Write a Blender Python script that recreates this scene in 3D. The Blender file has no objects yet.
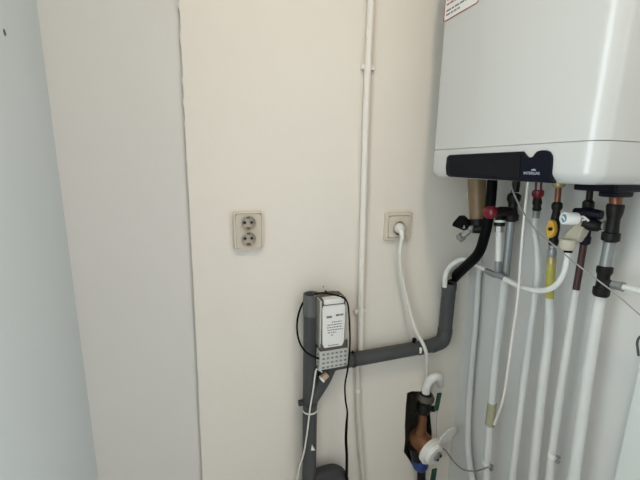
import bpy, bmesh, math, random
from mathutils import Vector, Matrix
random.seed(4)
COL = bpy.context.scene.collection
PI = math.pi

# ------------------------------------------------------------------ camera model
F = 353.0
CAM = Vector((0.0, -0.90, 1.45))
def _ray(px, py): return Vector((px-320.0, -(py-240.0), -F))
_up = -_ray(290, 1950).normalized()
_d = _ray(196, 165); _d = (_d - _d.dot(_up)*_up).normalized()
_r = _d.cross(_up)
M3 = Matrix((_r, _d, _up))                      # camera axes -> world axes
def on(axis, val, px, py):
    w = M3 @ _ray(px, py)
    return CAM + w*((val-CAM[axis])/w[axis])
def bw(px, py, y=0.0): return on(1, y, px, py)   # a point on a plane parallel to the back wall
def rw(px, py, x=0.84): return on(0, x, px, py)  # a point on a plane parallel to the right wall
def size(p, wpx):                                # metres spanned by wpx pixels at point p
    c = M3.transposed() @ (p-CAM)
    return wpx * -c.z / F * (-c.z/math.hypot(c.x, c.z))**.85     # the wide lens stretches towards the sides

# ------------------------------------------------------------------ materials
def mat(name, col, rough=0.5, metal=0.0, var=0.06, scale=30.0, bump=0.0, bscale=200.0, coat=0.0, trans=0.0, alpha=1.0, spec=0.5):
    m = bpy.data.materials.new(name); m.use_nodes = True
    nt = m.node_tree; N = nt.nodes; L = nt.links
    b = N['Principled BSDF']
    b.inputs['Roughness'].default_value = rough
    b.inputs['Metallic'].default_value = metal
    b.inputs['Coat Weight'].default_value = coat
    b.inputs['Transmission Weight'].default_value = trans
    b.inputs['Alpha'].default_value = alpha
    b.inputs['Specular IOR Level'].default_value = spec
    tc = N.new('ShaderNodeTexCoord')
    nz = N.new('ShaderNodeTexNoise'); nz.inputs['Scale'].default_value = scale; nz.inputs['Detail'].default_value = 5
    L.new(tc.outputs['Object'], nz.inputs['Vector'])
    mx = N.new('ShaderNodeMixRGB')
    c = Vector(col)
    mx.inputs[1].default_value = (*(c*(1-var)), 1); mx.inputs[2].default_value = (*[min(1, v) for v in c*(1+var)], 1)
    L.new(nz.outputs['Fac'], mx.inputs[0]); L.new(mx.outputs[0], b.inputs['Base Color'])
    if bump:
        n2 = N.new('ShaderNodeTexNoise'); n2.inputs['Scale'].default_value = bscale; n2.inputs['Detail'].default_value = 6
        L.new(tc.outputs['Object'], n2.inputs['Vector'])
        bp = N.new('ShaderNodeBump'); bp.inputs['Strength'].default_value = bump; bp.inputs['Distance'].default_value = 0.004
        L.new(n2.outputs['Fac'], bp.inputs['Height']); L.new(bp.outputs[0], b.inputs['Normal'])
    return m
M = dict(
    plaster=mat('wall plaster', (.76,.715,.645), .85, var=.025, scale=6, bump=.12, bscale=45),
    plaster_grey=mat('grey white paint', (.67,.655,.625), .8, var=.02, scale=5, bump=.08, bscale=40),
    plaster_daylit=mat('white paint tinted as daylight', (.53,.57,.57), .85, var=.03, scale=6, bump=.10, bscale=45),  # cool daylight put into the wall colour
    front_paint=mat('muted grey paint', (.25,.24,.23), .85, var=.03),
    right_plaster_dim=mat('plaster greyed as dim light', (.62,.622,.60), .85, var=.03, scale=6, bump=.10, bscale=45),  # same plaster, greyed to stand in for the dimmer light on this wall
    masonry=mat('rough masonry with shade painted in', (.045,.040,.034), .95, var=.6, scale=60, bump=1.0, bscale=90),  # near-black colour stands in for the shade inside the hole
    ceiling=mat('ceiling paint', (.75,.74,.72), .9),
    floor=mat('floor screed', (.60,.57,.53), .7, var=.15),
    boiler=mat('boiler enamel', (.54,.545,.53), .26, var=.012, scale=4, coat=.4),
    navy=mat('navy plastic', (.005,.006,.013), .38, var=.1, spec=.1),
    black_gloss=mat('black display plastic', (.006,.007,.010), .25, var=.1, spec=.12),
    logo=mat('pale logo print', (.42,.46,.55), .6),
    paper=mat('sticker paper', (.74,.73,.71), .6, var=.01),
    red_ink=mat('red ink', (.36,.07,.07), .6), grey_ink=mat('dark grey ink', (.16,.15,.16), .6),
    pvc=mat('grey pvc', (.066,.069,.071), .45, var=.12, scale=25, spec=.25),
    pvc_light=mat('lighter grey pvc', (.11,.114,.115), .45, var=.12, scale=25),
    pvc_dark=mat('dark grey pvc', (.042,.043,.045), .55, var=.1, spec=.25),
    white_pipe=mat('white painted pipe', (.60,.615,.595), .42, var=.03, scale=20),
    white_hose=mat('white plastic hose', (.74,.74,.71), .45, var=.03),
    cable=mat('white cable sheath', (.72,.70,.65), .5, var=.03),
    cream=mat('cream socket plastic', (.62,.565,.475), .38, var=.02),
    cream_shade=mat('cream socket insert', (.57,.515,.43), .4, var=.02),
    socket_hole=mat('socket hole', (.02,.018,.016), .7),
    contact=mat('brown contact metal', (.16,.13,.10), .5, .3),
    conduit=mat('white conduit', (.76,.725,.665), .45, var=.03),
    clear_conduit=mat('yellowed conduit', (.63,.595,.53), .4, var=.05),
    rubber=mat('black rubber hose', (.004,.004,.0045), .5, var=.2, spec=.06),
    black=mat('black plastic', (.005,.005,.0055), .4, var=.2, spec=.06),
    dark_brass=mat('tarnished dark brass', (.008,.007,.006), .45, .0, spec=.22, var=.6, scale=90, bump=.2),
    dark_blue=mat('blue black fitting', (.007,.008,.017), .45, .0, spec=.15, var=.3),
    steel=mat('galvanised steel', (.25,.262,.268), .36, .35, var=.2, scale=60),
    chrome=mat('chrome', (.42,.42,.41), .2, .75, var=.08),
    copper=mat('dull copper', (.20,.085,.050), .4, .7, var=.3, scale=70),
    brown_pipe=mat('brown tarnished pipe', (.060,.026,.027), .45, .35, var=.25, scale=70),
    brass=mat('aged brass', (.19,.082,.036), .45, .45, var=.35, scale=80, bump=.2),
    gold_brass=mat('yellow brass', (.45,.36,.17), .4, .6, var=.2),
    yellow=mat('yellow handle', (.66,.37,.04), .45, var=.15, scale=80),
    yellow_tape=mat('yellow green sleeve', (.42,.38,.08), .5, var=.25, scale=60),
    olive=mat('olive tape', (.34,.325,.22), .6, var=.12, scale=80),
    red=mat('dark red plastic', (.15,.005,.016), .22, var=.2),
    siphon=mat('amber plastic trap', (.20,.13,.066), .4, var=.3, scale=25),
    beige=mat('beige plastic', (.55,.50,.40), .5, var=.05),
    blue_disc=mat('blue dial face', (.14,.27,.38), .4, var=.5, scale=120),
    white_plastic=mat('white plastic', (.76,.755,.72), .4, var=.03),
    ballast_metal=mat('aluminium ballast casing', (.56,.53,.48), .38, .75, var=.1),
    core=mat('laminated steel core', (.10,.085,.072), .55, .4, var=.2),
    terminal=mat('grey terminal plastic', (.46,.46,.43), .4, var=.06),
    connector=mat('brown stained connector', (.46,.34,.22), .6, var=.4, scale=150),
    green=mat('dark green tag', (.006,.045,.030), .45, var=.2),
    blue=mat('blue collar', (.014,.04,.19), .45, var=.2),
    wire=mat('thin grey wire', (.24,.235,.22), .5),
    wing=mat('frosted lever', (.60,.60,.57), .35, var=.05),
    board=mat('white board', (.62,.66,.63), .5, var=.02, scale=5),
    dirt=mat('dark paint chip', (.09,.10,.09), .9),
)

# ------------------------------------------------------------------ object helpers
def root(name, loc, label, cat, group=None):
    o = bpy.data.objects.new(name, None); COL.objects.link(o)
    o.empty_display_size = .02; o.location = loc
    o['label'] = label; o['category'] = cat
    if group: o['group'] = group
    return o
ORG = {}
def org(o): return ORG.get(o.name, o.location.copy() if o.type == 'EMPTY' else Vector((0,0,0)))
def obj(name, bm, m, parent=None, label=None, cat=None, group=None, kind=None, smooth=True, bevel=0.0, angle=40):
    bmesh.ops.recalc_face_normals(bm, faces=bm.faces)
    me = bpy.data.meshes.new(name)
    if parent is not None: off = org(parent)
    elif kind == 'structure': off = Vector((0,0,0))
    else:
        off = sum((v.co for v in bm.verts), Vector())/len(bm.verts)
    bmesh.ops.translate(bm, verts=bm.verts, vec=-off)
    bm.to_mesh(me); bm.free()
    me.materials.append(m)
    if smooth:
        me.polygons.foreach_set('use_smooth', [True]*len(me.polygons))
        me.set_sharp_from_angle(angle=math.radians(angle))
    o = bpy.data.objects.new(name, me); COL.objects.link(o)
    if parent is not None: o.parent = parent
    else: o.location = off
    ORG[o.name] = off.copy()
    if label: o['label'] = label
    if cat: o['category'] = cat
    if group: o['group'] = group
    if kind: o['kind'] = kind
    if bevel:
        md = o.modifiers.new('bevel', 'BEVEL'); md.width = bevel; md.segments = 3; md.limit_method = 'ANGLE'
        md.angle_limit = math.radians(45)
    return o
def spline(pts, n=6):
    pts = [Vector(p) for p in pts]
    if len(pts) < 3: return pts
    q = [2*pts[0]-pts[1]] + pts + [2*pts[-1]-pts[-2]]
    out = []
    for i in range(1, len(q)-2):
        a, b, c, d = q[i-1:i+3]
        for k in range(n):
            t = k/n
            out.append(.5*((2*b)+(c-a)*t+(2*a-5*b+4*c-d)*t*t+(3*b-a-3*c+d)*t**3))
    out.append(pts[-1]); return out
def tube(bm, pts, radii, seg=16, cap=True, spin=0.0):
    pts = [Vector(p) for p in pts]
    if not isinstance(radii, (list, tuple)): radii = [radii]*len(pts)
    rings = []; prev = None
    for i, p in enumerate(pts):
        a = pts[max(i-1, 0)]; b = pts[min(i+1, len(pts)-1)]
        t = b-a
        k = 1
        while t.length < 1e-9 and k < len(pts):
            k += 1; t = pts[min(i+k, len(pts)-1)]-pts[max(i-k, 0)]
        t.normalize()
        if prev is None:
            u = t.orthogonal() if abs(t.z) < .9 else Vector((1,0,0))
            u = (u - u.dot(t)*t).normalized()
        else:
            u = (prev - prev.dot(t)*t).normalized()
        prev = u; v = t.cross(u)
        rings.append([bm.verts.new(p + radii[i]*(math.cos(2*PI*k/seg+spin)*u + math.sin(2*PI*k/seg+spin)*v)) for k in range(seg)])
    for i in range(len(rings)-1):
        for k in range(seg):
            bm.faces.new((rings[i][k], rings[i][(k+1)%seg], rings[i+1][(k+1)%seg], rings[i+1][k]))
    if cap:
        bm.faces.new(rings[0][::-1]); bm.faces.new(rings[-1])
    return bm
def T(pts, r, seg=16, cap=True, sm=True, spin=0.0):
    pts = [Vector(p) for p in pts]
    if sm and len(pts) > 2:
        if isinstance(r, (list, tuple)):
            q = spline(pts); rr = []
            n = 6
            for i in range(len(pts)-1):
                for k in range(n): rr.append(r[i]+(r[i+1]-r[i])*k/n)
            rr.append(r[-1]); pts, r = q, rr
        else: pts = spline(pts)
    return tube(bmesh.new(), pts, r, seg, cap, spin)
def lathe_axis(a, ax, prof, seg=28, bm=None, cap=True, spin=0.0):
    """prof: (distance along ax, radius)"""
    ax = Vector(ax).normalized(); a = Vector(a)
    u = ax.orthogonal().normalized() if abs(ax.z) > .9 else (Vector((0,0,1)) - ax.z*ax).normalized()
    v = ax.cross(u); bm = bm or bmesh.new(); rings = []
    for h, r in prof:
        rings.append([bm.verts.new(a + ax*h + r*(math.cos(2*PI*k/seg+spin)*u + math.sin(2*PI*k/seg+spin)*v)) for k in range(seg)])
    for i in range(len(rings)-1):
        for k in range(seg):
            bm.faces.new((rings[i][k], rings[i][(k+1)%seg], rings[i+1][(k+1)%seg], rings[i+1][k]))
    if cap:
        bm.faces.new(rings[0][::-1]); bm.faces.new(rings[-1])
    return bm
def box(bm, lo, hi, frame=None):
    vs = []
    for x in (lo[0], hi[0]):
        for y in (lo[1], hi[1]):
            for z in (lo[2], hi[2]):
                p = Vector((x, y, z)); vs.append(bm.verts.new(frame @ p if frame else p))
    for f in ((0,1,3,2),(4,6,7,5),(0,4,5,1),(2,3,7,6),(0,2,6,4),(1,5,7,3)): bm.faces.new([vs[i] for i in f])
    return bm
def B(lo, hi, frame=None): return box(bmesh.new(), lo, hi, frame)
def prism(bm, poly, vec):
    vec = Vector(vec)
    a = [bm.verts.new(Vector(p)) for p in poly]; b = [bm.verts.new(Vector(p)+vec) for p in poly]
    n = len(a)
    bm.faces.new(a); bm.faces.new(b[::-1])
    for i in range(n): bm.faces.new((a[i], b[i], b[(i+1)%n], a[(i+1)%n]))
    return bm
def rrect(w, h, r, n=6):
    out = []
    for cx, cy, a0 in ((w/2-r, h/2-r, 0), (-w/2+r, h/2-r, 90), (-w/2+r, -h/2+r, 180), (w/2-r, -h/2+r, 270)):
        for k in range(n+1):
            a = math.radians(a0+90*k/n); out.append((cx+r*math.cos(a), cy+r*math.sin(a)))
    return out
def fit(rows, x, sm=False, seg=18, spin=0.0, down=False):
    """rows (px, py, width px[, x]) of a fitting or pipe seen in front of the right wall"""
    pts, rr = [], []
    for q in rows:
        p = rw(q[0], q[1], q[3] if len(q) > 3 else x); pts.append(p); rr.append(size(p, q[2])/2)
    if down:
        for z in (p.z-.06, .3, 0.0): pts.append(Vector((p.x, p.y, z))); rr.append(rr[-1])
    return T(pts, rr, seg, True, sm, spin)
def fitb(rows, y, sm=False, seg=18):
    pts, rr = [], []
    for q in rows:
        p = bw(q[0], q[1], q[3] if len(q) > 3 else y); pts.append(p); rr.append(size(p, q[2])/2)
    return T(pts, rr, seg, True, sm)
def text_mesh(body, h):
    cu = bpy.data.curves.new('lettering', 'FONT'); cu.body = body; cu.size = h; cu.align_x = 'CENTER'; cu.extrude = .0002
    o = bpy.data.objects.new('lettering', cu); COL.objects.link(o)
    dg = bpy.context.evaluated_depsgraph_get(); me = bpy.data.meshes.new_from_object(o.evaluated_get(dg))
    bm = bmesh.new(); bm.from_mesh(me)
    bpy.data.objects.remove(o); bpy.data.curves.remove(cu); bpy.data.meshes.remove(me)
    return bm

# ------------------------------------------------------------------ the room
XL, XS, XR = -0.279, -0.022, 0.840          # left wall, plaster edge, right wall
YB = -1.95; ZC = 2.55
# plaster of the back wall: ragged left edge, and the hole chopped around the stopcock
bm = bmesh.new()
edge = []
n = 220
for i in range(n+1):
    z = ZC*i/n
    edge.append((-.0257 + .0092*(z-.575)/1.22 + .0006*math.sin(z*7) + random.uniform(-.0008, .0008) + (random.choice((0, 0, 0, -.0025)) if 1.45 < z < 1.8 else 0), z))
hole_px = [(407,393),(412,391),(420,391.5),(427,393),(429,402),(430,416),(432,432),(431,448),(429,460),(425,467),(419,469),(413,466),(410,461),(407,456),(403.5,452),(405,440),(405,424),(406,408)]
hole = [bw(*p) for p in hole_px]
hole = [Vector((p.x+random.uniform(-.0015,.0015), 0, p.z+random.uniform(-.0015,.0015))) for p in hole]
outer = [bm.verts.new((x, 0, z)) for x, z in edge] + [bm.verts.new((XR, 0, ZC)), bm.verts.new((XR, 0, 0))]
inner = [bm.verts.new(p) for p in hole]
oe = [bm.edges.new((outer[i], outer[(i+1) % len(outer)])) for i in range(len(outer))]
ie = [bm.edges.new((inner[i], inner[(i+1) % len(inner)])) for i in range(len(inner))]
bmesh.ops.triangle_fill(bm, use_beauty=True, use_dissolve=False, edges=oe+ie)
# thickness at the ragged edge
back = [bm.verts.new((v.co.x, .012, v.co.z)) for v in outer[:n+1]]
for i in range(n): bm.faces.new((outer[i], outer[i+1], back[i+1], back[i]))
obj('wall_back', bm, M['plaster'], kind='structure', smooth=False, label='white plastered back wall with a chopped hole around the water stopcock')
# masonry hole
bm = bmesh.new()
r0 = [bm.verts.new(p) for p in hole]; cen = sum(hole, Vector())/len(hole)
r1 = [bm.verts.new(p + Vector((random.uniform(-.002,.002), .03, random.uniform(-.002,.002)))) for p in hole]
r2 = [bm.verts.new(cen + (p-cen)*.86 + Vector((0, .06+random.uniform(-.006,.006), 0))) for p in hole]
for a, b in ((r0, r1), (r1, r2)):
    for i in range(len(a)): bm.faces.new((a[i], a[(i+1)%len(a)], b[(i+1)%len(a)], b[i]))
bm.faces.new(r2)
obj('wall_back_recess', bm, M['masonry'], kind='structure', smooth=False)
obj('wall_back_left', B((XL, .010, 0), (XS+.020, .05, ZC)), M['plaster_grey'], kind='structure', smooth=False)
DY0, DY1, DZ = -1.06, -.56, 2.06             # high window opening to the daylight, left of the camera
bm = B((XL-.06, DY1, 0), (XL, .05, ZC)); box(bm, (XL-.06, DY0, DZ), (XL, DY1, ZC)); box(bm, (XL-.06, DY0, 0), (XL, DY1, .98)); box(bm, (XL-.06, YB, 0), (XL, DY0, ZC))
obj('wall_left', bm, M['plaster_daylit'], kind='structure', smooth=False)
RY0, RY1 = -1.85, -.93                        # wider doorway behind the board, right of the camera
bm = B((XR, RY1, 0), (XR+.06, .05, ZC)); box(bm, (XR, RY0, DZ), (XR+.06, RY1, ZC)); box(bm, (XR, YB, 0), (XR+.06, RY0, ZC))
obj('wall_right', bm, M['right_plaster_dim'], kind='structure', smooth=False)
obj('wall_front', B((XL-.06, YB-.06, 0), (XR+.06, YB, ZC)), M['front_paint'], kind='structure', smooth=False)  # unseen wall, added to cut light from behind on the boiler's side
obj('floor', B((XL-.06, YB, -.06), (XR+.06, .08, 0)), M['floor'], kind='structure', smooth=False)
obj('ceiling', B((XL-.06, YB, ZC), (XR+.06, .08, ZC+.06)), M['ceiling'], kind='structure', smooth=False)

# ------------------------------------------------------------------ boiler
XB, YF, YN = .600, -.075, -.502
ZS, ZBOT, ZT = CAM.z+.0492, CAM.z-.0215, CAM.z+.64
def footprint(x0, yf, yn, x1, rf, rn, n=8):
    pts = [(x1, yf)]
    for k in range(n+1):
        a = PI/2 + (PI/2)*k/n; pts.append((x0+rf+rf*math.cos(a), yf-rf+rf*math.sin(a)))
    for k in range(n+1):
        a = PI + (PI/2)*k/n; pts.append((x0+rn+rn*math.cos(a), yn+rn+rn*math.sin(a)))
    pts.append((x1, yn)); return pts
def shell(z0, z1, rb, inset=0.0, x1=.80):
    """a box with rounded front corners; rb rounds the bottom edge"""
    bm = bmesh.new(); rings = []
    prof = [(0, z1)] + [(rb*(1-math.cos(a)), z0+rb-rb*math.sin(a)) for a in [PI/2*k/6 for k in range(7)]] if rb else [(0, z1), (0, z0)]
    for d, z in prof:
        f = footprint(XB+inset+d, YF-inset-d, YN+inset+d, x1, max(.016-d, .004), max(.030-d, .006))
        rings.append([bm.verts.new((x, y, z)) for x, y in f])
    for i in range(len(rings)-1):
        m = len(rings[i])
        for k in range(m): bm.faces.new((rings[i][k], rings[i][(k+1)%m], rings[i+1][(k+1)%m], rings[i+1][k]))
    bm.faces.new(rings[0]); bm.faces.new(rings[-1][::-1])
    return bm
bo = root('boiler', (XR, (YF+YN)/2, ZBOT), 'white wall-hung heating boiler with a dark control strip along its lower edge', 'boiler')
cas = obj('casing', shell(ZS+.0008, ZT, 0), M['boiler'], bo)
obj('bottom_cover', shell(ZBOT, ZS-.0008, .022), M['boiler'], bo)
obj('inner_frame', shell(ZBOT+.012, ZT-.01, 0, inset=.004, x1=.815), M['boiler'], bo)
obj('mounting_rail', B((.79, YN+.02, ZBOT+.03), (.84, YF-.02, ZT-.05)), M['steel'], bo, bevel=.003)
# dark control strip
px = [(446.5,157.2),(449,155.0),(460,154.4),(490,152.9),(519,151.5),(522.5,151.4),(524.3,153.8),(526.5,156.6),(529.5,157.6),(532.5,156.5),(534.6,153.6),(537,151.2),(541,150.2),(545.5,150.2),(549,151.8),(551,155.5),(551.4,160),(550.8,168),(550.2,174),(550.8,178.5),(553.5,183.2),(530,182.0),(500,180.0),(470,178.2),(449,176.8),(446,174.6),(445.4,168)]
cp = obj('control_panel', prism(bmesh.new(), [rw(x, y, XB-.005) for x, y in px], (.010, 0, 0)), M['navy'], bo, bevel=.0012, label='dark navy control strip with a rounded notch')
px = [(449,158),(451,157),(519,153.6),(520.5,155),(519.5,176),(518.5,178),(452,175.6),(450,174.4)]
obj('display', prism(bmesh.new(), [rw(x, y, XB-.006) for x, y in px], (.004, 0, 0)), M['black_gloss'], cp, label='glossy black display window')
c = rw(531.2, 174.6, XB-.0056)
bm = text_mesh('INTERGAS', .0075)
fr = Matrix.Translation(c) @ Matrix(((0,0,-1,0),(-1,0,0,0),(0,1,0,0),(0,0,0,1)))
bmesh.ops.transform(bm, matrix=fr, verts=bm.verts)
lg = obj('logo', bm, M['logo'], cp, smooth=False)
# flame mark above the name
c2 = rw(533.5, 170.0, XB-.0056); bm = bmesh.new()
for s in (-1, 0, 1):
    prism(bm, [c2+Vector((0, -a+s*.0032, b)) for a, b in ((-.0016,-.001),(.0016,-.001),(.0010,.0008+.0006*(s==0)),(0,.0016+.001*(s==0)),(-.0010,.0008))], (.0004, 0, 0))
obj('logo_mark', bm, M['logo'], cp, smooth=False)
# warning sticker
xs = XB-.0006
A0 = rw(443.8, 22.0, xs); A1 = rw(478.5, 2.0, xs)
y0, y1, z0 = A0.y, A1.y, A0.z; H = .105
def stk(u, w, dx=0): return Vector((xs-dx, y0+(y1-y0)*u, z0+H*w))
st = obj('warning_sticker', prism(bmesh.new(), [stk(0,0), stk(.96,0), stk(1,.04), stk(1,.96), stk(.96,1), stk(0,1)], (.0008,0,0)), M['paper'], cas, smooth=False, label='white sticker with dark red border and lines of small print')
bm = bmesh.new()
loop = [stk(0,0,.0003), stk(.955,0,.0003), stk(1,.035,.0003), stk(1,.96,.0003), stk(.96,1,.0003), stk(0,1,.0003), stk(0,0,.0003)]
for a, b in zip(loop, loop[1:]): tube(bm, [a, b], .0011, 6)
obj('border', bm, M['red_ink'], st, smooth=False)
def print_lines(rows, m, name, th=.0040):
    for w, u0, u1 in rows:
        bm = bmesh.new()
        u = u0
        while u < u1:
            l = min(random.uniform(.06, .15), u1-u)
            a, b = stk(u, w, .0002), stk(u+l, w, .0002)
            bx = [a+Vector((0,0,-th/2)), b+Vector((0,0,-th/2)), b+Vector((0,0,th/2)), a+Vector((0,0,th/2))]
            prism(bm, bx, (.0004,0,0)); u += l+.022
        obj(name, bm, m, st, smooth=False)
print_lines([(.115,.06,.48),(.20,.06,.80)], M['grey_ink'], 'small_print')
print_lines([(.335,.06,.86),(.62,.06,.9),(.74,.06,.7)], M['red_ink'], 'red_print')
print_lines([(.455,.06,.75),(.86,.06,.9)], M['red_ink'], 'red_heading', .0075)
# dark connection tray under the near half
bm = B((.70, -.475, ZBOT-.014), (.775, -.398, ZBOT+.012)); box(bm, (.715, -.468, ZBOT-.024), (.765, -.436, ZBOT-.012))
obj('connection_tray', bm, M['navy'], bo, bevel=.004)

# ------------------------------------------------------------------ under the boiler
XP = .765
t = root('condensate_trap', rw(474, 221, .76), 'amber plastic condensate trap hanging under the left end of the boiler', 'trap')
obj('bottle', fit([(477,176,19),(477,184,18.5),(477,200,17.5),(477.5,210,17),(477.5,219,15),(477.5,222,12)], .745, seg=24), M['siphon'], t)
p = rw(468.5, 192, .735); q = rw(469, 199, .735)
obj('seam_lug', T([p, p+(q-p)*.5+Vector((-.004,.002,0)), q], .0035, 8), M['beige'], t)
obj('bottom_cap', fit([(477.5,219,17),(477.5,225,17),(477.5,227,12)], .745, seg=24), M['dark_brass'], t)

hp = [rw(492.5,179,.735), rw(491.3,195,.733), rw(489,215,.73), rw(484.8,235,.725), rw(478,254,.74), rw(464,268,.765), rw(453,279,.785), bw(447.5,290,-.03)]
obj('condensate_hose', T(hp, [size(a, 10.6)/2 for a in hp], 18), M['rubber'], None, 'thick black rubber hose curving from the boiler into the grey drain pipe', 'hose')

# black drain cock
t = root('drain_cock', rw(476,228,.735), 'black-handled drain cock with a chrome nozzle left of the black hose', 'valve')
obj('valve_body', fit([(486,228,11,.76),(478,229,10,.74),(473,229,9,.735)], .735), M['dark_brass'], t)
obj('neck', fit([(474,229,8,.73),(469,228,9.5,.725),(465,226,8,.72)], .72), M['steel'], t)
px = [(451.6,226),(452.5,222.5),(458.5,215.6),(460.5,215.4),(467.2,222.0),(468,224.5),(467,229.5),(464,231)]
obj('handle', prism(bmesh.new(), [rw(x,y,.712) for x, y in px], (.016,0,0)), M['black'], t, bevel=.003)
obj('nozzle', fit([(470,230,6,.722),(466,233,7,.718),(463,235.5,7,.715),(462.6,236,9,.714),(459.5,238.5,9,.712),(459,239,6,.712)], .715), M['chrome'], t)

# filling valve with red knob
t = root('filling_valve', rw(500,214,.75), 'filling valve with round dark red knob beside the black hose', 'valve')
kc = rw(485,212.2,.69)
r = size(kc, 14.5)/2
obj('knob', lathe_axis(kc+Vector((.018,-.004,0)), (-1,-.3,0), [(-.004,r*.7),(0,r),(.010,r*1.02),(.016,r*.9),(.020,r*.55),(.021,r*.1)], 24), M['red'], t, label='dark red round knob')
obj('stem', T([kc+Vector((.010,-.002,0)), kc+Vector((.07,-.02,0))], r*.55), M['dark_brass'], t)
obj('valve_body', fit([(495,212,10,.73),(500,212,12,.745),(507,212,12,.755),(514,212,9,.76)], .75), M['dark_brass'], t)
obj('outlet', fit([(500,215,9,.745),(499.5,222,9.5,.745),(499.4,223,11.5,.745),(499.2,226,11.5,.745)], .745), M['dark_brass'], t)
obj('collar', fit([(499.6,220,10.6,.744),(499.5,222.3,10.6,.744)], .744), M['white_plastic'], t)

# overflow line
t = root('overflow_hose', rw(498,270,.75), 'thin white overflow hose looping from the beige tundish through a metal tee into the drain', 'hose')
obj('top_nut', fit([(499.2,226,9),(498.9,232,9)], .745, seg=6), M['chrome'], t)
obj('drop_hose', fit([(499,230,6.8),(498.6,245,6.4),(498.3,263,6.2)], .745, True), M['white_hose'], t)
bm = fit([(498.3,261,6.5),(498.2,263,7.5),(498,268,7.5),(497.5,272,6)], .745, seg=12)
for rows in ([(486,270,5.5),(490,272.5,7),(495,275,7)], [(494,274.5,6),(499,275,8),(504,277.5,7),(510,282,6)]):
    pts = [rw(a,b,.745) for a,b,c in rows]; tube(bm, pts, [size(p, c[2])/2 for p, c in zip(pts, rows)], 12)
obj('tee_fitting', bm, M['steel'], t)
lp = [rw(492,273,.745), rw(484,269,.75), rw(474,264,.765), bw(463,259.5,-.06), bw(452.8,264,-.045), bw(446,273,-.038), bw(444.6,287,-.036)]
obj('drain_hose', T(lp, [size(a, 5.2)/2 for a in lp], 12), M['white_hose'], t)
lp = [rw(505,279,.74), rw(518,285.5,.735), rw(533,290,.73), rw(546,290,.725), rw(556,285,.725), rw(563,275,.725), rw(566.5,262,.725), rw(567.8,249,.725)]
obj('loop_hose', T(lp, [size(a, 6.2)/2 for a in lp], 14), M['white_hose'], t)

# ------------------------------------------------------------------ pipes in front of the right wall
def clip(pxy, x, w, parent):
    p = rw(*pxy, x); r = size(p, w)/2
    bm = lathe_axis(p-Vector((0,0,.006)), (0,0,1), [(0,r*1.02),(0,r*1.22),(.012,r*1.22),(.012,r*1.02)], 20, cap=False)
    c = obj('pipe_clip', bm, M['white_plastic'], parent)
    for s in (1, -1):
        obj('clip_screw', B((p.x-r*.6, p.y-r*1.2-.007, p.z+s*.006-.003), (p.x+r*.3, p.y-r*1.15, p.z+s*.006+.003)), M['steel'], c, bevel=.001)

t = root('heating_pipe', rw(470,400,.815), 'slim white pipe nearest the corner, leftmost of the pipes below the boiler', 'pipe', 'pipes below the boiler')
obj('pipe', fit([(480,258,6),(478,280,6),(475.5,320,6.2),(472,360,6.4),(469,400,6.6),(467.8,430,6.8),(468.3,455,6.8),(472,478,7),(474,492,7)], .812, True, down=True), M['white_pipe'], t)

t = root('flow_pipe', rw(496,360,XP), 'white pipe with a wrap of olive tape, bare grey steel at its top', 'pipe', 'pipes below the boiler')
obj('inlet_pipe', fit([(517,176,8.5),(515,192,8.5)], XP), M['dark_brass'], t)
obj('union', fit([(515,193,9),(514.5,195,14),(513.5,200,14),(513,203,9.5),(512.5,210,10),(512,213,12),(511.8,215,15),(511.2,219.5,15),(511,221.5,10)], XP), M['dark_brass'], t)
obj('steel_pipe', fit([(511.2,219,8.6),(505,277,8.6)], XP), M['steel'], t, label='bare grey steel length')
pp = obj('pipe', fit([(505.3,274,7.8),(503.5,292,8.6),(495.5,360,8.2),(490,424,8.2),(487.5,462,8.0),(485,500,8.0)], XP+.003, down=True), M['white_pipe'], t)
obj('tape_wrap', fit([(492.3,403,9.6),(489.8,425,9.6)], XP+.003), M['olive'], pp, label='olive tape wrap')
clip((487.4,463), XP+.003, 8.2, t)

t = root('return_pipe', rw(526,360,XP), 'kinked thin white pipe hanging below the red union nut', 'pipe', 'pipes below the boiler')
bm = bmesh.new()
for dx in (-2.6, 2.6):
    a, b = rw(539+dx,176,XP), rw(538.2+dx,192,XP); tube(bm, [a,b], size(a, 2.6)/2, 10)
obj('inlet_pipe', bm, M['red'], t, label='two dark red rods')
obj('union_nut', fit([(538.4,190,10),(538.3,191,12.5),(537.8,195,12.5),(537.6,197,9.5),(537.4,199,8)], XP), M['red'], t, label='dark red nut')
obj('union', fit([(537.4,198,8.5),(537.2,203,10.5),(537,206,8),(536.9,209,10),(536.7,211,7.5)], XP), M['dark_brass'], t)
obj('compression_nut', fit([(536.7,210,8),(536,218,7.6)], XP, seg=8), M['steel'], t)
obj('pipe', fit([(536,216,6.8),(534.8,232,6.8),(537,252,7),(537.8,272,7),(535,296,7.2),(531,328,7.4),(526.5,362,7.6),(519.5,418,7.6),(512,480,7.6),(510,496,7.6)], XP+.003, True, down=True), M['white_pipe'], t)

t = root('gas_pipe', rw(546,360,XP), 'thick white gas pipe with yellow sleeve and yellow tap at its top', 'pipe', 'pipes below the boiler')
obj('collar', fit([(559,182.5,13),(559,186.5,13),(559,188,9)], XP), M['gold_brass'], t, label='yellow brass collar')
obj('copper_stub', fit([(558.6,187,6.6),(557,206,6.6)], XP), M['copper'], t)
obj('gas_tap', fit([(557.4,202,8),(557.2,204,11.5),(556.8,208,11.5),(556.4,211,8),(555.5,218,9.5),(554.6,228,11),(553.8,238,9),(553.6,241,11),(553.2,245,9.5)], XP), M['dark_brass'], t)
px = [(549,219.5),(552.6,221.5),(553.8,226),(554,231.5),(551.5,236),(548,238.5),(545.8,236),(546.3,231.5),(544.8,228.5),(547,225.5)]
obj('tap_handle', prism(bmesh.new(), [rw(x,y,.735) for x,y in px], (.012,0,0)), M['yellow'], t, bevel=.002, label='yellow lever handle')
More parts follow.
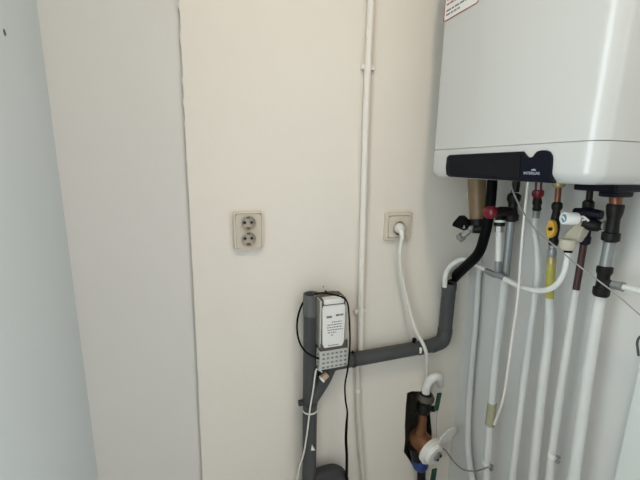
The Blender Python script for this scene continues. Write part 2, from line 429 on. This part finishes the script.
p = rw(551,229,.735)
obj('handle_screw', T([p+Vector((-.004,0,0)), p+Vector((.02,0,0))], .004), M['dark_brass'], t)
obj('compression_nut', fit([(553.2,244,8),(552.8,247,9.5),(552.5,249,8),(552.2,250,9.5),(551.9,254,9.5),(551.6,257,8.5)], XP, seg=12), M['steel'], t)
obj('brass_ring', fit([(551.7,257,9.6),(551.2,264,9.6)], XP), M['gold_brass'], t, label='yellow brass ring')
pp = obj('pipe', fit([(549.2,296,8),(549.5,306,9),(549.5,322,9.6),(548,342,10),(545.5,362,10),(540.5,405,10),(534,470,10),(531.5,496,10)], XP+.004, True, down=True), M['white_pipe'], t)
obj('yellow_sleeve', fit([(551.3,263,9.2),(550.3,280,9.6),(549.3,298,8.8)], XP, True), M['yellow_tape'], t, label='yellow-green sleeve')

# safety combination with blue dial
t = root('inlet_combination', rw(590,222,XP), 'dark inlet valve assembly with a white knob and blue dial face', 'valve')
a = rw(577.5,217,.720); b = rw(563.5,218.2,.680); ax = Vector((-1,.32,.03)).normalized(); L = .026; a = b-ax*L
r = size(b, 15)/2
kn = obj('knob', lathe_axis(a, ax, [(0,r*.95),(L*.2,r),(L*.93,r),(L,r*.93),(L,r*.70),(L-.003,r*.66)], 28, spin=.1), M['white_plastic'], t, label='white round knob')
obj('dial_face', lathe_axis(b-ax*.0035, ax, [(0,r*.67),(.0015,r*.67),(.002,r*.5)], 24), M['blue_disc'], kn, label='blue dial face')
bb = b-ax*.001
obj('dial_pointer', T([bb+Vector((0,.3*r,.25*r)), bb+Vector((0,-.25*r,-.3*r))], .0016, 8), M['white_plastic'], kn)
obj('valve_body', fit([(575,214,15,.752),(583,214,15,.755),(592,214,14,.762),(602,215,11,.765)], XP, seg=20), M['dark_blue'], t)
obj('side_body', fit([(584,222,14,.75),(592,225,15.5,.755),(599,226,14,.76),(600,226,11,.76),(606,226,10,.765)], XP, seg=20), M['dark_brass'], t)
obj('outlet_ring', fit([(604.5,225.5,12.5,.757),(606.5,225.8,12.5,.757)], XP, seg=24), M['chrome'], t)
hk = [rw(580.4,218.8,.722), rw(582.6,216.4,.720), rw(585,217.6,.719), rw(583.6,220,.719), rw(581.6,219.6,.72)]
hk = [rw(584.5,219.8,.709), rw(580.8,219.5,.711), rw(580.4,217.6,.712), rw(582.4,216.6,.71), rw(585,217.8,.709), rw(588.6,220.8,.708)]
obj('wire_seal', T(hk, .0021, 8), M['white_plastic'], t)

t = root('tundish', rw(567,245,.735), 'beige funnel-shaped tundish under the white knob with the blue dial', 'funnel')
fa = [(571,226,14,.742),(569.5,235,13.5,.735),(567.5,241,13,.727)]
px = [(577,221.5),(586,223.5),(576,243),(561.5,242),(565,233)]
obj('spout', prism(bmesh.new(), [rw(x,y,.742) for x,y in px], (.024,0,0)), M['beige'], t, bevel=.004)
obj('cup', fit([(568.2,239.5,15.5),(568,241,17.5),(567.6,244,17),(567.4,249,14.5),(567.3,250,12)], .727, seg=28), M['beige'], t)
obj('black_ring', fit([(568.2,249.5,9),(568,252.5,9)], .727), M['black'], t)  # black ring in the gap between cup and hose

t = root('water_pipe', rw(565,360,XP), 'white pipe with a dark brown bare upper length between gas pipe and thick pipe', 'pipe', 'pipes below the boiler')
obj('inlet_pipe', fit([(590.5,186,7),(588.6,205,7)], XP+.005), M['dark_brass'], t)
obj('union', fit([(588.8,200,8),(588.5,202,12.5),(588,208,12.5),(587.5,211,9)], XP+.005), M['dark_brass'], t)
obj('tail_piece', fit([(587,226,10),(585.5,236,10),(585.3,237,12.5),(584.4,243,12),(584,244.5,8)], XP+.005), M['dark_blue'], t)
obj('brown_pipe', fit([(584,243,7.6),(576,289.5,7.6)], XP+.005), M['brown_pipe'], t, label='dark brown bare length')
obj('pipe', fit([(576,288.6,7.8),(573.5,305,7.8),(565.5,358,8),(559,402,8.4),(552.5,452,8.4),(547.5,495,8.4)], XP+.008, True, down=True), M['white_pipe'], t)
clip((552.8,455), XP+.008, 8.4, t)

t = root('main_pipe', rw(590,360,XP), 'thickest white pipe, rightmost, with a dark tee and a grey steel length above', 'pipe', 'pipes below the boiler')
obj('copper_stub', fit([(616.4,187,13.5),(616,194,14),(615.5,206,13)], XP), M['copper'], t, label='orange copper stub')
obj('stop_valve', fit([(615.8,204,17),(615.4,206,19),(614.6,213,17.5),(613.6,219,14),(612.6,226,14),(611.5,232,15.5),(611.2,233,19.5),(610.2,240,19),(609.8,242,13)], XP, seg=20), M['dark_brass'], t)
obj('steel_pipe', fit([(610,240,12.4),(604.6,269,12.4)], XP), M['steel'], t, label='bare grey steel length')
tee = obj('tee', fit([(605.2,266,13),(605.1,267,17),(604.3,272,17),(603.8,275,13.5),(602.2,287,14),(601.8,288,18),(600.8,294,18),(600.5,296,15)], XP, seg=20), M['dark_brass'], t)
q0, q1 = rw(603.4,281,XP), rw(612,285,XP)
br = obj('branch', T([q0, q1, q1+(q1-q0)*.1], [size(q0,12)/2, size(q1,9)/2, size(q1,9)/2], 16, sm=False), M['dark_brass'], t)
obj('branch_nut', fit([(611.5,284.6,8),(612.5,285,11),(620,286.2,11.6),(621,286.5,13),(623.5,287,13)], XP, seg=8), M['steel'], br)
obj('branch_pipe', fit([(622,286.8,7.6),(640,291.4,7.6),(668,299,7.6)], XP), M['white_pipe'], br)
obj('pipe', fit([(600.6,295,12),(593.4,340,12.6),(585.5,392,12.6),(579,440,12.8),(570.5,500,13)], XP+.003, True, down=True), M['white_pipe'], t)

# loose cables under the boiler
lp = [rw(528.5,178,.70), rw(526.5,195,.70), rw(523.4,225,.70), rw(521,255,.70), rw(517.5,300,.71), rw(511,345,.72), rw(504.5,392,.735), rw(499,412,.74), rw(494,424,.75)]
obj('white_cable', T(lp, [size(a, 2.9)/2 for a in lp], 10), M['cable'], None, 'loose white cable hanging from the boiler down to the olive tape', 'cable')
lp = [rw(510.5,178,.67), rw(512.5,190,.665), rw(522,210,.655), rw(535,229,.65), rw(556,247,.645), rw(584,270,.64), rw(612,291,.64), rw(640,315,.64), rw(675,346,.70), rw(700,372,.835)]
obj('sensor_wire', T(lp, [size(a, 1.9)/2 for a in lp], 8), M['wire'], None, 'thin grey wire slanting across in front of the pipes to the right', 'wire')

# ------------------------------------------------------------------ drain
YD = -.031
RD = .0212
dr = root('drain_pipe', bw(311,430,YD), 'dark grey plastic drain pipe with open stack, sloping run and elbow', 'drain pipe')
tp = bw(308.6,294,YD); bt = bw(311.2,500,YD)
sx = tp.x; sy = YD
zt, zb = tp.z, bt.z
sx = (tp.x+bt.x)/2
bm = lathe_axis((sx,sy,0), (0,0,1), [(zt-.30,.0150),(zt-.05,.0178),(zt,.0198),(zt,RD+.001),(zt-.060,RD+.001)], 28, cap=False)
bm.faces.new([v for v in bm.verts][:28])
obj('open_socket', bm, M['pvc_light'], dr)
stack = obj('stack', lathe_axis((sx,sy,0), (0,0,1), [(0,RD),(zt-.058,RD)], 28, cap=False), M['pvc'], dr)
h0 = bw(331,363.5,YD); h1 = bw(436,344.6,YD)
zc = (h0.z+h1.z)/2
h0 = Vector((h0.x, YD, h0.z)); h1 = Vector((h1.x, YD, h1.z))
obj('run', T([h0, h1], RD, 28), M['pvc'], dr)
jn = Vector((sx+.004, YD, bw(311,398,YD).z))
k0 = h0 + (h1-h0)*.02
obj('branch', T([jn, jn+(k0-jn)*.55, k0+Vector((-.012,0,-.008)), k0+Vector((.006,0,.001)), k0+Vector((.03,0,.0035))], RD*1.04, 28), M['pvc'], dr)
e1 = bw(446.5,330,YD); e2 = bw(448,283,YD)
ex = (e1.x+e2.x)/2
c0 = Vector((ex-.036, YD, h1.z+.001))
obj('elbow', T([c0-Vector((.012,0,.002)), c0, Vector((ex-.008,YD,h1.z+.009)), Vector((ex,YD,h1.z+.036)), Vector((ex,YD,h1.z+.052))], RD*1.07, 28), M['pvc'], dr)
bm = lathe_axis((ex,YD,0), (0,0,1), [(h1.z+.05,RD),(e2.z-.02,RD),(e2.z-.02,RD*1.07),(e2.z,RD*1.07),(e2.z,RD*.86),(e2.z-.04,RD*.8)], 28, cap=False)
obj('riser', bm, M['pvc'], dr)
lo = bw(334,477,YD-.02)
low = [Vector((sx+.01,YD,lo.z-.02)), Vector((sx+.03,YD-.004,lo.z-.004)), Vector((lo.x,YD-.008,lo.z)), Vector((lo.x+.022,YD-.010,lo.z-.02)), Vector((lo.x+.028,YD-.01,lo.z-.07)), Vector((lo.x+.028,YD-.01,lo.z-.25)), Vector((lo.x+.028,YD-.01,0))]
obj('lower_elbow', T(low, RD*1.28, 28), M['pvc_dark'], dr, label='darker elbow at the foot')
# clamps
def ring(c, ax, r, w, m, name, parent):
    return obj(name, lathe_axis(Vector(c)-Vector(ax)*w/2, ax, [(0,r*.98),(0,r*1.07),(w,r*1.07),(w,r*.98)], 28, cap=False), m, parent)
hx = (h1-h0).normalized()
p = bw(419.5,347.5,YD); p = h0 + hx*((p-h0).dot(hx))
cl = ring(p, hx, RD, .012, M['pvc'], 'pipe_clamp', dr)
s = bw(414.3,339,YD)
zr = h0.z + (s.x-h0.x)*hx.z/hx.x
bm = B((s.x-.004, YD-.004, zr+RD*.9), (s.x+.004, YD+.006, zr+RD+.010)); box(bm, (s.x-.0055,YD-.007,zr+RD+.009),(s.x+.0055,YD+.005,zr+RD+.015))
obj('clamp_screw', bm, M['black'], cl, bevel=.002)
bm = bmesh.new(); q = bw(421,351,YD-RD-.001)
lathe_axis(q+Vector((0,.004,-.010)), (0,0,1), [(0,.002),(.003,.005),(.017,.005),(.020,.002)], 12, bm)
obj('clamp_shine', bm, M['white_plastic'], cl)  # white capsule stands in for the shine on the clamp band
s = bw(353,355,YD); z = h0.z + (s.x-h0.x)*hx.z/hx.x
cl = ring((s.x,YD,z), hx, RD, .008, M['pvc_dark'], 'pipe_clamp', dr)
obj('clamp_screw', B((s.x-.003,YD-.004,z+RD*.95),(s.x+.003,YD+.005,z+RD+.006)), M['black'], cl, bevel=.002)
s = bw(311,401,YD)
cl = ring((sx,YD,s.z), (0,0,1), RD, .012, M['pvc_dark'], 'pipe_clamp', dr)
obj('clamp_screw', B((sx-RD-.014,YD-.006,s.z-.007),(sx-RD+.002,YD+.008,s.z+.008)), M['pvc_dark'], cl, bevel=.003)
s = bw(311,409,YD)
ct = ring((sx,YD,s.z), (0,0,1), RD, .004, M['white_plastic'], 'cable_tie', dr)
q = bw(306.5,390,YD-RD)
px = [(312.6,444),(316.4,452),(313,451.4)]
obj('paint_chip', prism(bmesh.new(), [bw(312,444.5,-.0528), bw(315.2,450.5,-.0528), bw(311,450.5,-.0528)], (0,.003,0)), M['white_plastic'], dr, smooth=False)

# ------------------------------------------------------------------ conduits on the back wall
def saddle(pxy, y, r, parent, m):
    p = bw(*pxy, y)
    bm = B((p.x-r-.010, y+r*.25, p.z-.006), (p.x+r+.010, 0, p.z+.006))
    o = obj('saddle_clip', bm, m, parent, bevel=.0015)
t = root('conduit_pipe', bw(365,180,-.012), 'white vertical conduit pipe running from the top of the wall to the drain', 'conduit')
pa = [bw(371.2,-30,-.012), bw(371,0,-.012), bw(366.6,100,-.012), bw(363.2,220,-.012), bw(361,300,-.012), bw(360.4,350,-.012)]
r = .0088
obj('pipe', T(pa, r, 18), M['conduit'], t)
obj('end_cap', T([pa[-1]+Vector((0,0,.004)), pa[-1]-Vector((0,0,.003))], r*.9, 16), M['black'], t)
saddle((369,67), -.012, r, t, M['conduit']); saddle((361,312), -.012, r, t, M['conduit'])
t = root('conduit_pipe', bw(361,440,-.011), 'yellowed lower conduit length continuing below the drain pipe run', 'conduit')
pa = [bw(357.8,362,-.011), bw(357.6,372,-.011), bw(357.6,390,-.011), bw(358.6,420,-.011), bw(361.2,455,-.011), bw(364.5,500,-.011)]
pa += [pa[-1]+Vector((.002,0,-.06)), Vector((pa[-1].x+.002,-.011,.25)), Vector((pa[-1].x+.002,-.011,0))]
obj('pipe', T(pa, .0076, 18), M['clear_conduit'], t)
p = bw(357.8,390,-.011)
obj('saddle_clip', lathe_axis(p-Vector((0,0,.006)), (0,0,1), [(0,.0077),(0,.0095),(.012,.0095),(.012,.0077)], 20, cap=False), M['conduit'], t)

# ------------------------------------------------------------------ sockets
def inset_disc(c, r, depth, m_in, parent, name='socket_well'):
    bm = lathe_axis(c, (0,1,0), [(-.0035,r*1.10),(-.0045,r*1.04),(-.003,r),(depth,r*.97),(depth,.0005)], 36, cap=False)
    o = obj(name, bm, m_in, parent)
    for s in (-1, 1): obj('pin_hole', lathe_axis(c+Vector((s*r*.48, depth-.004, 0)), (0,1,0), [(0,.0034),(.003,.0034)], 12), M['socket_hole'], o)
    for s in (-1, 1):
        obj('earth_contact', B((c.x-.0035, c.y-.002, c.z+s*r*.84-.003), (c.x+.0035, c.y+depth-.001, c.z+s*r*.84+.003)), M['contact'], o)
    return o
def plate_with_holes(cx, cz, w, h, y0, holes, r, m, parent, name, rad=.006):
    bm = bmesh.new()
    pts = [bm.verts.new((cx+a, y0, cz+b)) for a, b in rrect(w, h, rad)]
    es = [bm.edges.new((pts[i], pts[(i+1)%len(pts)])) for i in range(len(pts))]
    for hz in holes:
        c = [bm.verts.new((cx+r*math.cos(2*PI*k/36), y0, hz+r*math.sin(2*PI*k/36))) for k in range(36)]
        es += [bm.edges.new((c[i], c[(i+1)%36])) for i in range(36)]
    bmesh.ops.triangle_fill(bm, use_beauty=True, edges=es)
    o = pts
    q = [bm.verts.new((v.co.x, y0+.007, v.co.z)) for v in pts]
    for i in range(len(pts)): bm.faces.new((pts[i], pts[(i+1)%len(pts)], q[(i+1)%len(pts)], q[i]))
    return obj(name, bm, m, parent, smooth=False)
def frame_mesh(cx, cz, W, H, w, h, y0, y1):
    """a frame with rounded outer corners, chamfered front and an opening w by h"""
    bm = bmesh.new()
    def rg(a, b, rad, y): return [bm.verts.new((cx+u, y, cz+v)) for u, v in rrect(a, b, rad)]
    rings = [rg(W, H, .007, y1), rg(W, H, .007, y0+.004), rg(W-.002, H-.002, .007, y0+.001), rg(W-.006, H-.006, .006, y0), rg(w+.002, h+.002, .004, y0), rg(w, h, .003, y0+.002), rg(w, h, .003, y0+.008)]
    for a, b in zip(rings, rings[1:]):
        m = len(a)
        for i in range(m): bm.faces.new((a[i], a[(i+1)%m], b[(i+1)%m], b[i]))
    return bm
# double
tl, br_ = bw(233.2,212,-.014), bw(263.8,249.6,-.014)
cx, cz = (tl.x+br_.x)/2, (tl.z+br_.z)/2; W, H = br_.x-tl.x, tl.z-br_.z
t = root('wall_socket', (cx, 0, cz), 'cream double wall socket with two empty outlets on the bare wall', 'socket', 'wall sockets')
obj('frame', frame_mesh(cx, cz, W, H, W-.011, H-.011, -.014, 0), M['cream'], t)
rr = .0175; dz = .0205
pl = plate_with_holes(cx, cz, W-.0115, H-.0115, -.0125, [cz+dz, cz-dz], rr, M['cream_shade'], t, 'cover_plate')
for s in (1, -1): inset_disc(Vector((cx, -.0125, cz+s*dz)), rr, .011, M['cream_shade'], t)
# single with plug
tl, br_ = bw(386.2,212.8,-.012), bw(410.3,239.8,-.012)
cx, cz = (tl.x+br_.x)/2, (tl.z+br_.z)/2; W, H = br_.x-tl.x, tl.z-br_.z
t = root('wall_socket', (cx, 0, cz), 'cream single wall socket with a white plug pushed in', 'socket', 'wall sockets')
obj('frame', frame_mesh(cx, cz, W, H, W-.020, H-.020, -.012, 0), M['cream'], t)
hz = cz-.004
plate_with_holes(cx, cz, W-.021, H-.021, -.0135, [hz], .0195, M['cream'], t, 'cover_plate')
inset_disc(Vector((cx, -.0135, hz)), .0195, .012, M['cream_shade'], t)
pg = root('power_plug', (cx, -.02, hz), 'white mains plug in the single wall socket with its cable to the drain', 'plug')
obj('plug_body', lathe_axis((cx,-.0055,hz), (0,-1,0), [(0,.0160),(.008,.0160),(.018,.0145),(.025,.011),(.027,.005)], 28), M['cable'], pg)
k0 = Vector((cx-.001, -.030, hz-.003))
obj('cable_boot', T([k0, k0+Vector((.001,-.004,-.014)), k0+Vector((.002,-.004,-.026))], [.0078,.0070,.0050], 14), M['white_plastic'], pg)
lp = [k0+Vector((.001,-.004,-.016)), bw(400,256,-.034), bw(402,276,-.028), bw(408.5,306,-.030), bw(416,330,-.045), bw(424,346,-.058), bw(427,357,-.056), bw(427,366,-.030), bw(426.5,378,-.008), bw(424,392,.01)]
obj('cable', T(lp, [size(a, 3.7)/2 if i < 7 else size(a, 2.6)/2 for i, a in enumerate(lp)], 12), M['cable'], pg)

# ------------------------------------------------------------------ ballast
YA = -.083
t = root('lamp_ballast', bw(333,345,-.06), 'white labelled lamp ballast box beside the grey drain stack', 'ballast')
a, b = bw(320.6,301.5,YA), bw(346.3,345,YA)
x0, x1, zt2, zb2 = a.x, b.x, a.z, b.z
obj('core', B((x0+.002, YA+.004, zb2-.004), (x1-.002, -.022, zt2+.001)), M['core'], t, bevel=.003)
for xx in (x0, x1-.005):
    obj('side_channel', B((xx, YA+.003, zb2), (xx+.005, -.02, zt2)), M['ballast_metal'], t, bevel=.0015)
obj('mounting_foot', B((x0+.012, -.024, zt2-.03), (x1-.012, -.0, zt2-.012)), M['core'], t, bevel=.002)
obj('back_bracket', B((x0+.006, -.024, zb2+.01), (x1-.006, 0, zt2-.006)), M['core'], t, bevel=.002)
w = x1-x0; h = zt2-zb2; cx = (x0+x1)/2
pts = [(x0+.008, zb2+.012), (x0+.013, zb2+.001), (x1-.013, zb2+.001), (x1-.008, zb2+.012), (x1-.006, zt2-.022), (x1-.009, zt2-.015), (x0+.009, zt2-.015), (x0+.006, zt2-.022)]
lab = obj('label_plate', prism(bmesh.new(), [(x, YA-.001, z) for x, z in pts], (0,.006,0)), M['paper'], t, bevel=.0008, label='white printed label')
obj('top_clip', B((x0+.010, YA-.001, zt2-.012), (x1-.010, YA+.024, zt2+.003)), M['paper'], t, bevel=.003)
def dash(bm, u0, u1, v, th):
    box(bm, (x0+w*u0, YA-.0013, zt2-h*v-th/2), (x0+w*u1, YA-.0009, zt2-h*v+th/2))
bm = bmesh.new()
dash(bm,.22,.42,.34,.0060); dash(bm,.56,.70,.32,.0055); dash(bm,.72,.84,.32,.0048)
obj('printed_heading', bm, M['grey_ink'], lab, smooth=False)
for v, (u0, u1) in ((.455,(.42,.78)),(.51,(.26,.80)),(.565,(.24,.80)),(.62,(.26,.84)),(.675,(.28,.60)),(.73,(.40,.50)),(.95,(.30,.70))):
    u = u0; bm = bmesh.new()
    while u < u1:
        l = random.uniform(.04,.09); dash(bm, u, min(u+l, u1), v, .0026); u += l+.02
    obj('printed_line', bm, M['grey_ink'], lab, smooth=False)
# terminal block
a, b = bw(320,351.5,YA-.004), bw(348.8,366,YA-.004)
tx0, tx1, tz1, tz0 = a.x, b.x, a.z, b.z
tb = obj('terminal_block', B((tx0, YA-.002, tz0), (tx1, -.056, tz1-.004)), M['terminal'], t, bevel=.002)
bm = bmesh.new()
box(bm, (tx0+.003, YA+.001, tz1-.008), (tx1-.003, -.056, tz1+.018))
obj('terminal_bracket', bm, M['core'], t, bevel=.002)
bm = bmesh.new()
nx = 6
for r_ in range(4):
    for k in range(nx):
        xx = tx0+.005+(tx1-tx0-.010)*(k+.5)/nx; zz = tz1-.006-(tz1-tz0-.007)*(r_+.5)/4
        box(bm, (xx-.0036, YA-.0026, zz-.0026), (xx+.0036, YA-.001, zz+.0026))
obj('terminal_holes', bm, M['grey_ink'], tb, smooth=False)
bm = bmesh.new()
for r_ in range(4):
    for k in range(nx):
        xx = tx0+.005+(tx1-tx0-.010)*(k+.5)/nx; zz = tz1-.006-(tz1-tz0-.007)*(r_+.5)/4
        lathe_axis((xx, YA-.0024, zz+.0004), (0,-1,0), [(0,.0015),(.001,.0013)], 8, bm)
obj('terminal_screws', bm, M['chrome'], tb)
bm = bmesh.new()
for k in range(4):
    zz = tz0+.004+(tz1-tz0-.012)*(k+.5)/4
    lathe_axis((tx0+.001, YA+.008, zz), (-1,0,0), [(0,.0035),(.003,.0035)], 10, bm)
obj('side_terminals', bm, M['chrome'], tb)

lp = [bw(324,360,-.078), bw(316,357.5,-.080), bw(306,352,-.072), bw(299.5,342,-.064), bw(297,328,-.05), bw(298.6,314,-.03), bw(303,303,-.008), bw(309,298,-.005), bw(316,294.5,-.02)]
obj('black_cable', T(lp, [size(p, 2.0)/2 for p in lp], 8), M['black'], None, 'thin black cable looping round the left side of the drain stack', 'cable')
lp = [bw(313.5,294.5,-.060), bw(322,293,-.07), bw(335,295,-.086), bw(342.5,297.5,-.090), bw(347.5,303,-.092), bw(349.2,318,-.092), bw(350,340,-.092), bw(349,356,-.094), bw(347.6,370,-.09), bw(345,385,-.075), bw(345.5,400,-.065), bw(347.3,412,-.06), bw(346.5,425,-.06), bw(346,440,-.06), bw(346.8,460,-.06), bw(346,500,-.06)]
obj('black_cable', T(lp, [size(p, 1.8 if i < 12 else 2.9)/2 for i, p in enumerate(lp)], 8), M['black'], None, 'black cable over the ballast top and down its right side', 'cable')
lp = [bw(348.4,436,-.055), bw(348.2,444,-.052), bw(347.2,452,-.052)]
lp = [bw(322,372,-.062), bw(317,369,-.060), bw(315,376,-.060), bw(313.2,390,-.058), bw(310,409,-.056), bw(307.5,430,-.056), bw(304,452,-.05), bw(299,470,-.04), bw(295.5,490,-.03)]
wt = root('lighting_wire', bw(310,409,-.056), 'thin white wire with a stained connector, tied to the grey stack', 'wire')
obj('wire', T(lp, [size(p, 1.6)/2 for p in lp], 8), M['cable'], wt)
c = bw(324.5,376.5,-.064)
fr = Matrix.Translation(c) @ Matrix.Rotation(math.radians(-38), 4, 'Y')
cn = obj('connector', B((-.011,-.006,-.008), (.011,.006,.008), fr), M['connector'], wt, bevel=.002, label='beige and brown stained connector')
obj('connector_cap', B((-.013,-.0065,-.0085), (-.007,.0065,.0085), fr), M['paper'], cn, bevel=.001)

# nails and marks in the wall
for (x, y, lab_) in ((325, 290.6, 'dark nail in the wall just above the ballast'), (323.2, 286.5, 'tiny dark nail head higher above the ballast')):
    p = bw(x, y, 0)
    obj('nail', lathe_axis(p+Vector((0,.004,0)), (0,-1,0), [(0,.0012),(.012 if y > 290 else .005,.0014),(.012 if y > 290 else .005,.003 if y > 290 else .0018),(.014 if y > 290 else .006,.0026 if y > 290 else .0016)], 10), M['black'], None, lab_, 'nail')
p = on(0, XL, 4.5, 32.5)
bm = bmesh.new(); bmesh.ops.create_icosphere(bm, subdivisions=2, radius=.0045, matrix=Matrix.Translation(p) @ Matrix.Diagonal((.25,1,1.25,1)))
obj('wall_plug', bm, M['dirt'], None, 'small dark wall plug high on the left wall', 'wall plug')

# ------------------------------------------------------------------ stopcock in the hole
YV = .006
t = root('water_stopcock', bw(423,440,0), 'brass water stopcock with round white cap sitting in a hole in the wall', 'stopcock')
ax = Vector((0.22,-1,-.17)).normalized()
d1 = bw(435.5,456.5,-.080); a = d1 - ax*.098
obj('valve_body', lathe_axis(a, ax, [(0,.028),(.014,.035),(.040,.036),(.050,.033),(.066,.033),(.070,.030)], 28), M['brass'], t)
obj('upper_neck', fitb([(419.5,438,16),(421,430,11),(422.2,424,8.5),(423,412,8.5)], -.012), M['brass'], t)
obj('upper_union', fitb([(423,413,10),(423.4,410,15),(423.8,406,15),(424.2,403,11),(424.6,401,16),(425.2,396,16),(425.6,392.5,11)], -.010, seg=16), M['dark_brass'], t)
obj('side_outlet', T([bw(425,408,-.010), bw(434,409,-.014)], size(bw(430,410,-.01), 6)/2, 12), M['dark_brass'], t)
obj('flange', fitb([(425,399,18),(425.4,396.5,18.5),(425.8,394,15)], -.010, seg=20), M['core'], t)
cp_ = obj('white_cap', lathe_axis(d1-ax*.032, ax, [(0,.034),(.002,.045),(.016,.047),(.020,.044),(.020,.038),(.027,.036),(.032,.033)], 40), M['white_plastic'], t, label='white round cap')
hc = d1+Vector((.008,0,-.002))
hb = obj('cap_hub', lathe_axis(hc, ax, [(-.002,.0165),(.004,.016),(.005,.013)], 24), M['steel'], cp_, label='grey metal hub')
bm = bmesh.new()
for an in (20, 140, 260):
    c = hc + .0095*Vector((math.cos(math.radians(an)),0,math.sin(math.radians(an)))) + ax*.004
    lathe_axis(c, ax, [(-.002,.0042),(.0025,.004)], 12, bm)
obj('hub_holes', bm, M['black'], hb)
# lever wing
pxw = [(438,443),(443,435.5),(450,429),(456,427),(457.5,430),(454.5,435.5),(448.5,440.5),(442,444.5)]
obj('lever', prism(bmesh.new(), [bw(x,y,-.062) for x,y in pxw], (0,.006,0)), M['wing'], t, bevel=.002, label='frosted plastic lever')
obj('blue_collar', fitb([(418,457.5,13),(418.7,459,16),(420.6,465,16),(421.2,467.5,12)], -.016), M['blue'], t, label='blue collar')
obj('lower_union', fitb([(415,445,15),(418,458,14)], -.012), M['dark_brass'], t)
ip = bw(421,500,-.018)
obj('inlet_pipe', T([bw(421.5,467,-.018), ip, Vector((ip.x,-.018,0))], .0145, 18, sm=False), M['dark_brass'], t)
lp = [bw(425.4,397,-.010), bw(426.2,389,-.013), bw(429,381.5,-.020), bw(434,377,-.027), bw(438.5,377,-.026), bw(440,381,-.012), bw(440,384,.004)]
el = obj('white_elbow', T(lp, [size(p, 8.4)/2 for p in lp], 16), M['white_hose'], t, label='white bent pipe')
# seals
def tag(pa_, pb_, y, w, lab_):
    a, b = bw(*pa_, y), bw(*pb_, y); d = (b-a).normalized(); n_ = Vector((d.z,0,-d.x))*size(a, w)/2
    return obj('seal_tag', prism(bmesh.new(), [a-n_, a+n_, b+n_, b-n_], (0,.005,0)), M['green'], None, lab_, 'tag', 'dark green seal tags', bevel=.001)
tag((440,393.5),(436.5,411), -.045, 5.2, 'dark green seal tag hanging beside the white bent pipe')
tag((435,469.5),(431.5,492), -.075, 6, 'dark green seal tag below the white stopcock cap')
lp = [bw(437.4,410,-.044), bw(436.6,420,-.05), bw(436.4,430,-.056), bw(437,438,-.068)]
obj('seal_wire', T(lp, .0009, 6), M['wire'], None, 'fine upright wire between green tag and stopcock cap', 'wire')
lp = [bw(443,449,-.082), bw(446,451,-.075), bw(452,459.5,-.066)] + [rw(459,466.8,.735), rw(466,470.5,.755), rw(476,471,.765), rw(484,468.8,.75), rw(488.5,467,.748)]
obj('earth_wire', T(lp, [size(p, 1.6)/2 for p in lp], 8), M['wire'], None, 'thin grey wire sagging from stopcock to the taped pipe clip', 'wire')

# ------------------------------------------------------------------ board hanging at the right
pe = rw(628, 415, .815)
zt3 = rw(640, 349, .815).z
t = root('hanging_board', (.83, pe.y-.2, zt3), 'white board hanging by a wire hook at the lower right edge', 'board')
obj('panel', B((.812, pe.y-.36, .35), (.832, pe.y, zt3+.005)), M['board'], t, bevel=.004)
hk = [rw(638.6,356,.808), rw(637.6,348,.808), rw(637.2,343,.808), rw(638.6,338.4,.808), rw(641.5,336.5,.81), rw(645,339,.815), rw(645.5,345,.825), rw(645,349,.838)]
obj('wire_hook', T(hk, .0022, 8), M['pvc'], t)

# ------------------------------------------------------------------ camera, light
cd = bpy.data.cameras.new('camera'); cam = bpy.data.objects.new('camera', cd); COL.objects.link(cam)
cd.sensor_fit = 'HORIZONTAL'; cd.sensor_width = 36.0; cd.lens = 36.0*F/640.0; cd.clip_start = .01
cam.matrix_world = Matrix.Translation(CAM) @ M3.to_4x4()
sc = bpy.context.scene; sc.camera = cam

ld = bpy.data.lights.new('ceiling_lamp', 'AREA'); ld.shape = 'DISK'; ld.size = .16; ld.energy = 10; ld.color = (1.0, .84, .66)
lo_ = bpy.data.objects.new('ceiling_lamp', ld); COL.objects.link(lo_); lo_.location = (.27, -.92, ZC-.03)
w = bpy.data.worlds.new('daylight'); w.use_nodes = True; sc.world = w
nt = w.node_tree; bg = nt.nodes['Background']
tc = nt.nodes.new('ShaderNodeTexCoord'); dp = nt.nodes.new('ShaderNodeVectorMath'); dp.operation = 'DOT_PRODUCT'
dp.inputs[1].default_value = (-1.0, 0.0, 0.0)                    # daylight is strongest towards -X
nt.links.new(tc.outputs['Generated'], dp.inputs[0])
ma = nt.nodes.new('ShaderNodeMath'); ma.operation = 'MULTIPLY_ADD'; ma.inputs[1].default_value = .5; ma.inputs[2].default_value = .5
nt.links.new(dp.outputs['Value'], ma.inputs[0])
rp = nt.nodes.new('ShaderNodeValToRGB')
LV = .72
e = rp.color_ramp.elements
e[0].position = .10; e[0].color = (.52, .545, .565, 1)             # bright side room to the right
e[1].position = .90; e[1].color = (.86*LV, .97*LV, 1.0*LV, 1)    # dimmer one to the left
for pos in (.40, .60):
    q = e.new(pos); q.color = (.12, .125, .13, 1)
nt.links.new(ma.outputs[0], rp.inputs[0]); nt.links.new(rp.outputs[0], bg.inputs['Color'])
bg.inputs['Strength'].default_value = 9.0

vs = sc.view_settings; vs.view_transform = 'Standard'; vs.look = 'None'; vs.gamma = 1.0; vs.use_curve_mapping = False
vs.exposure = -0.40
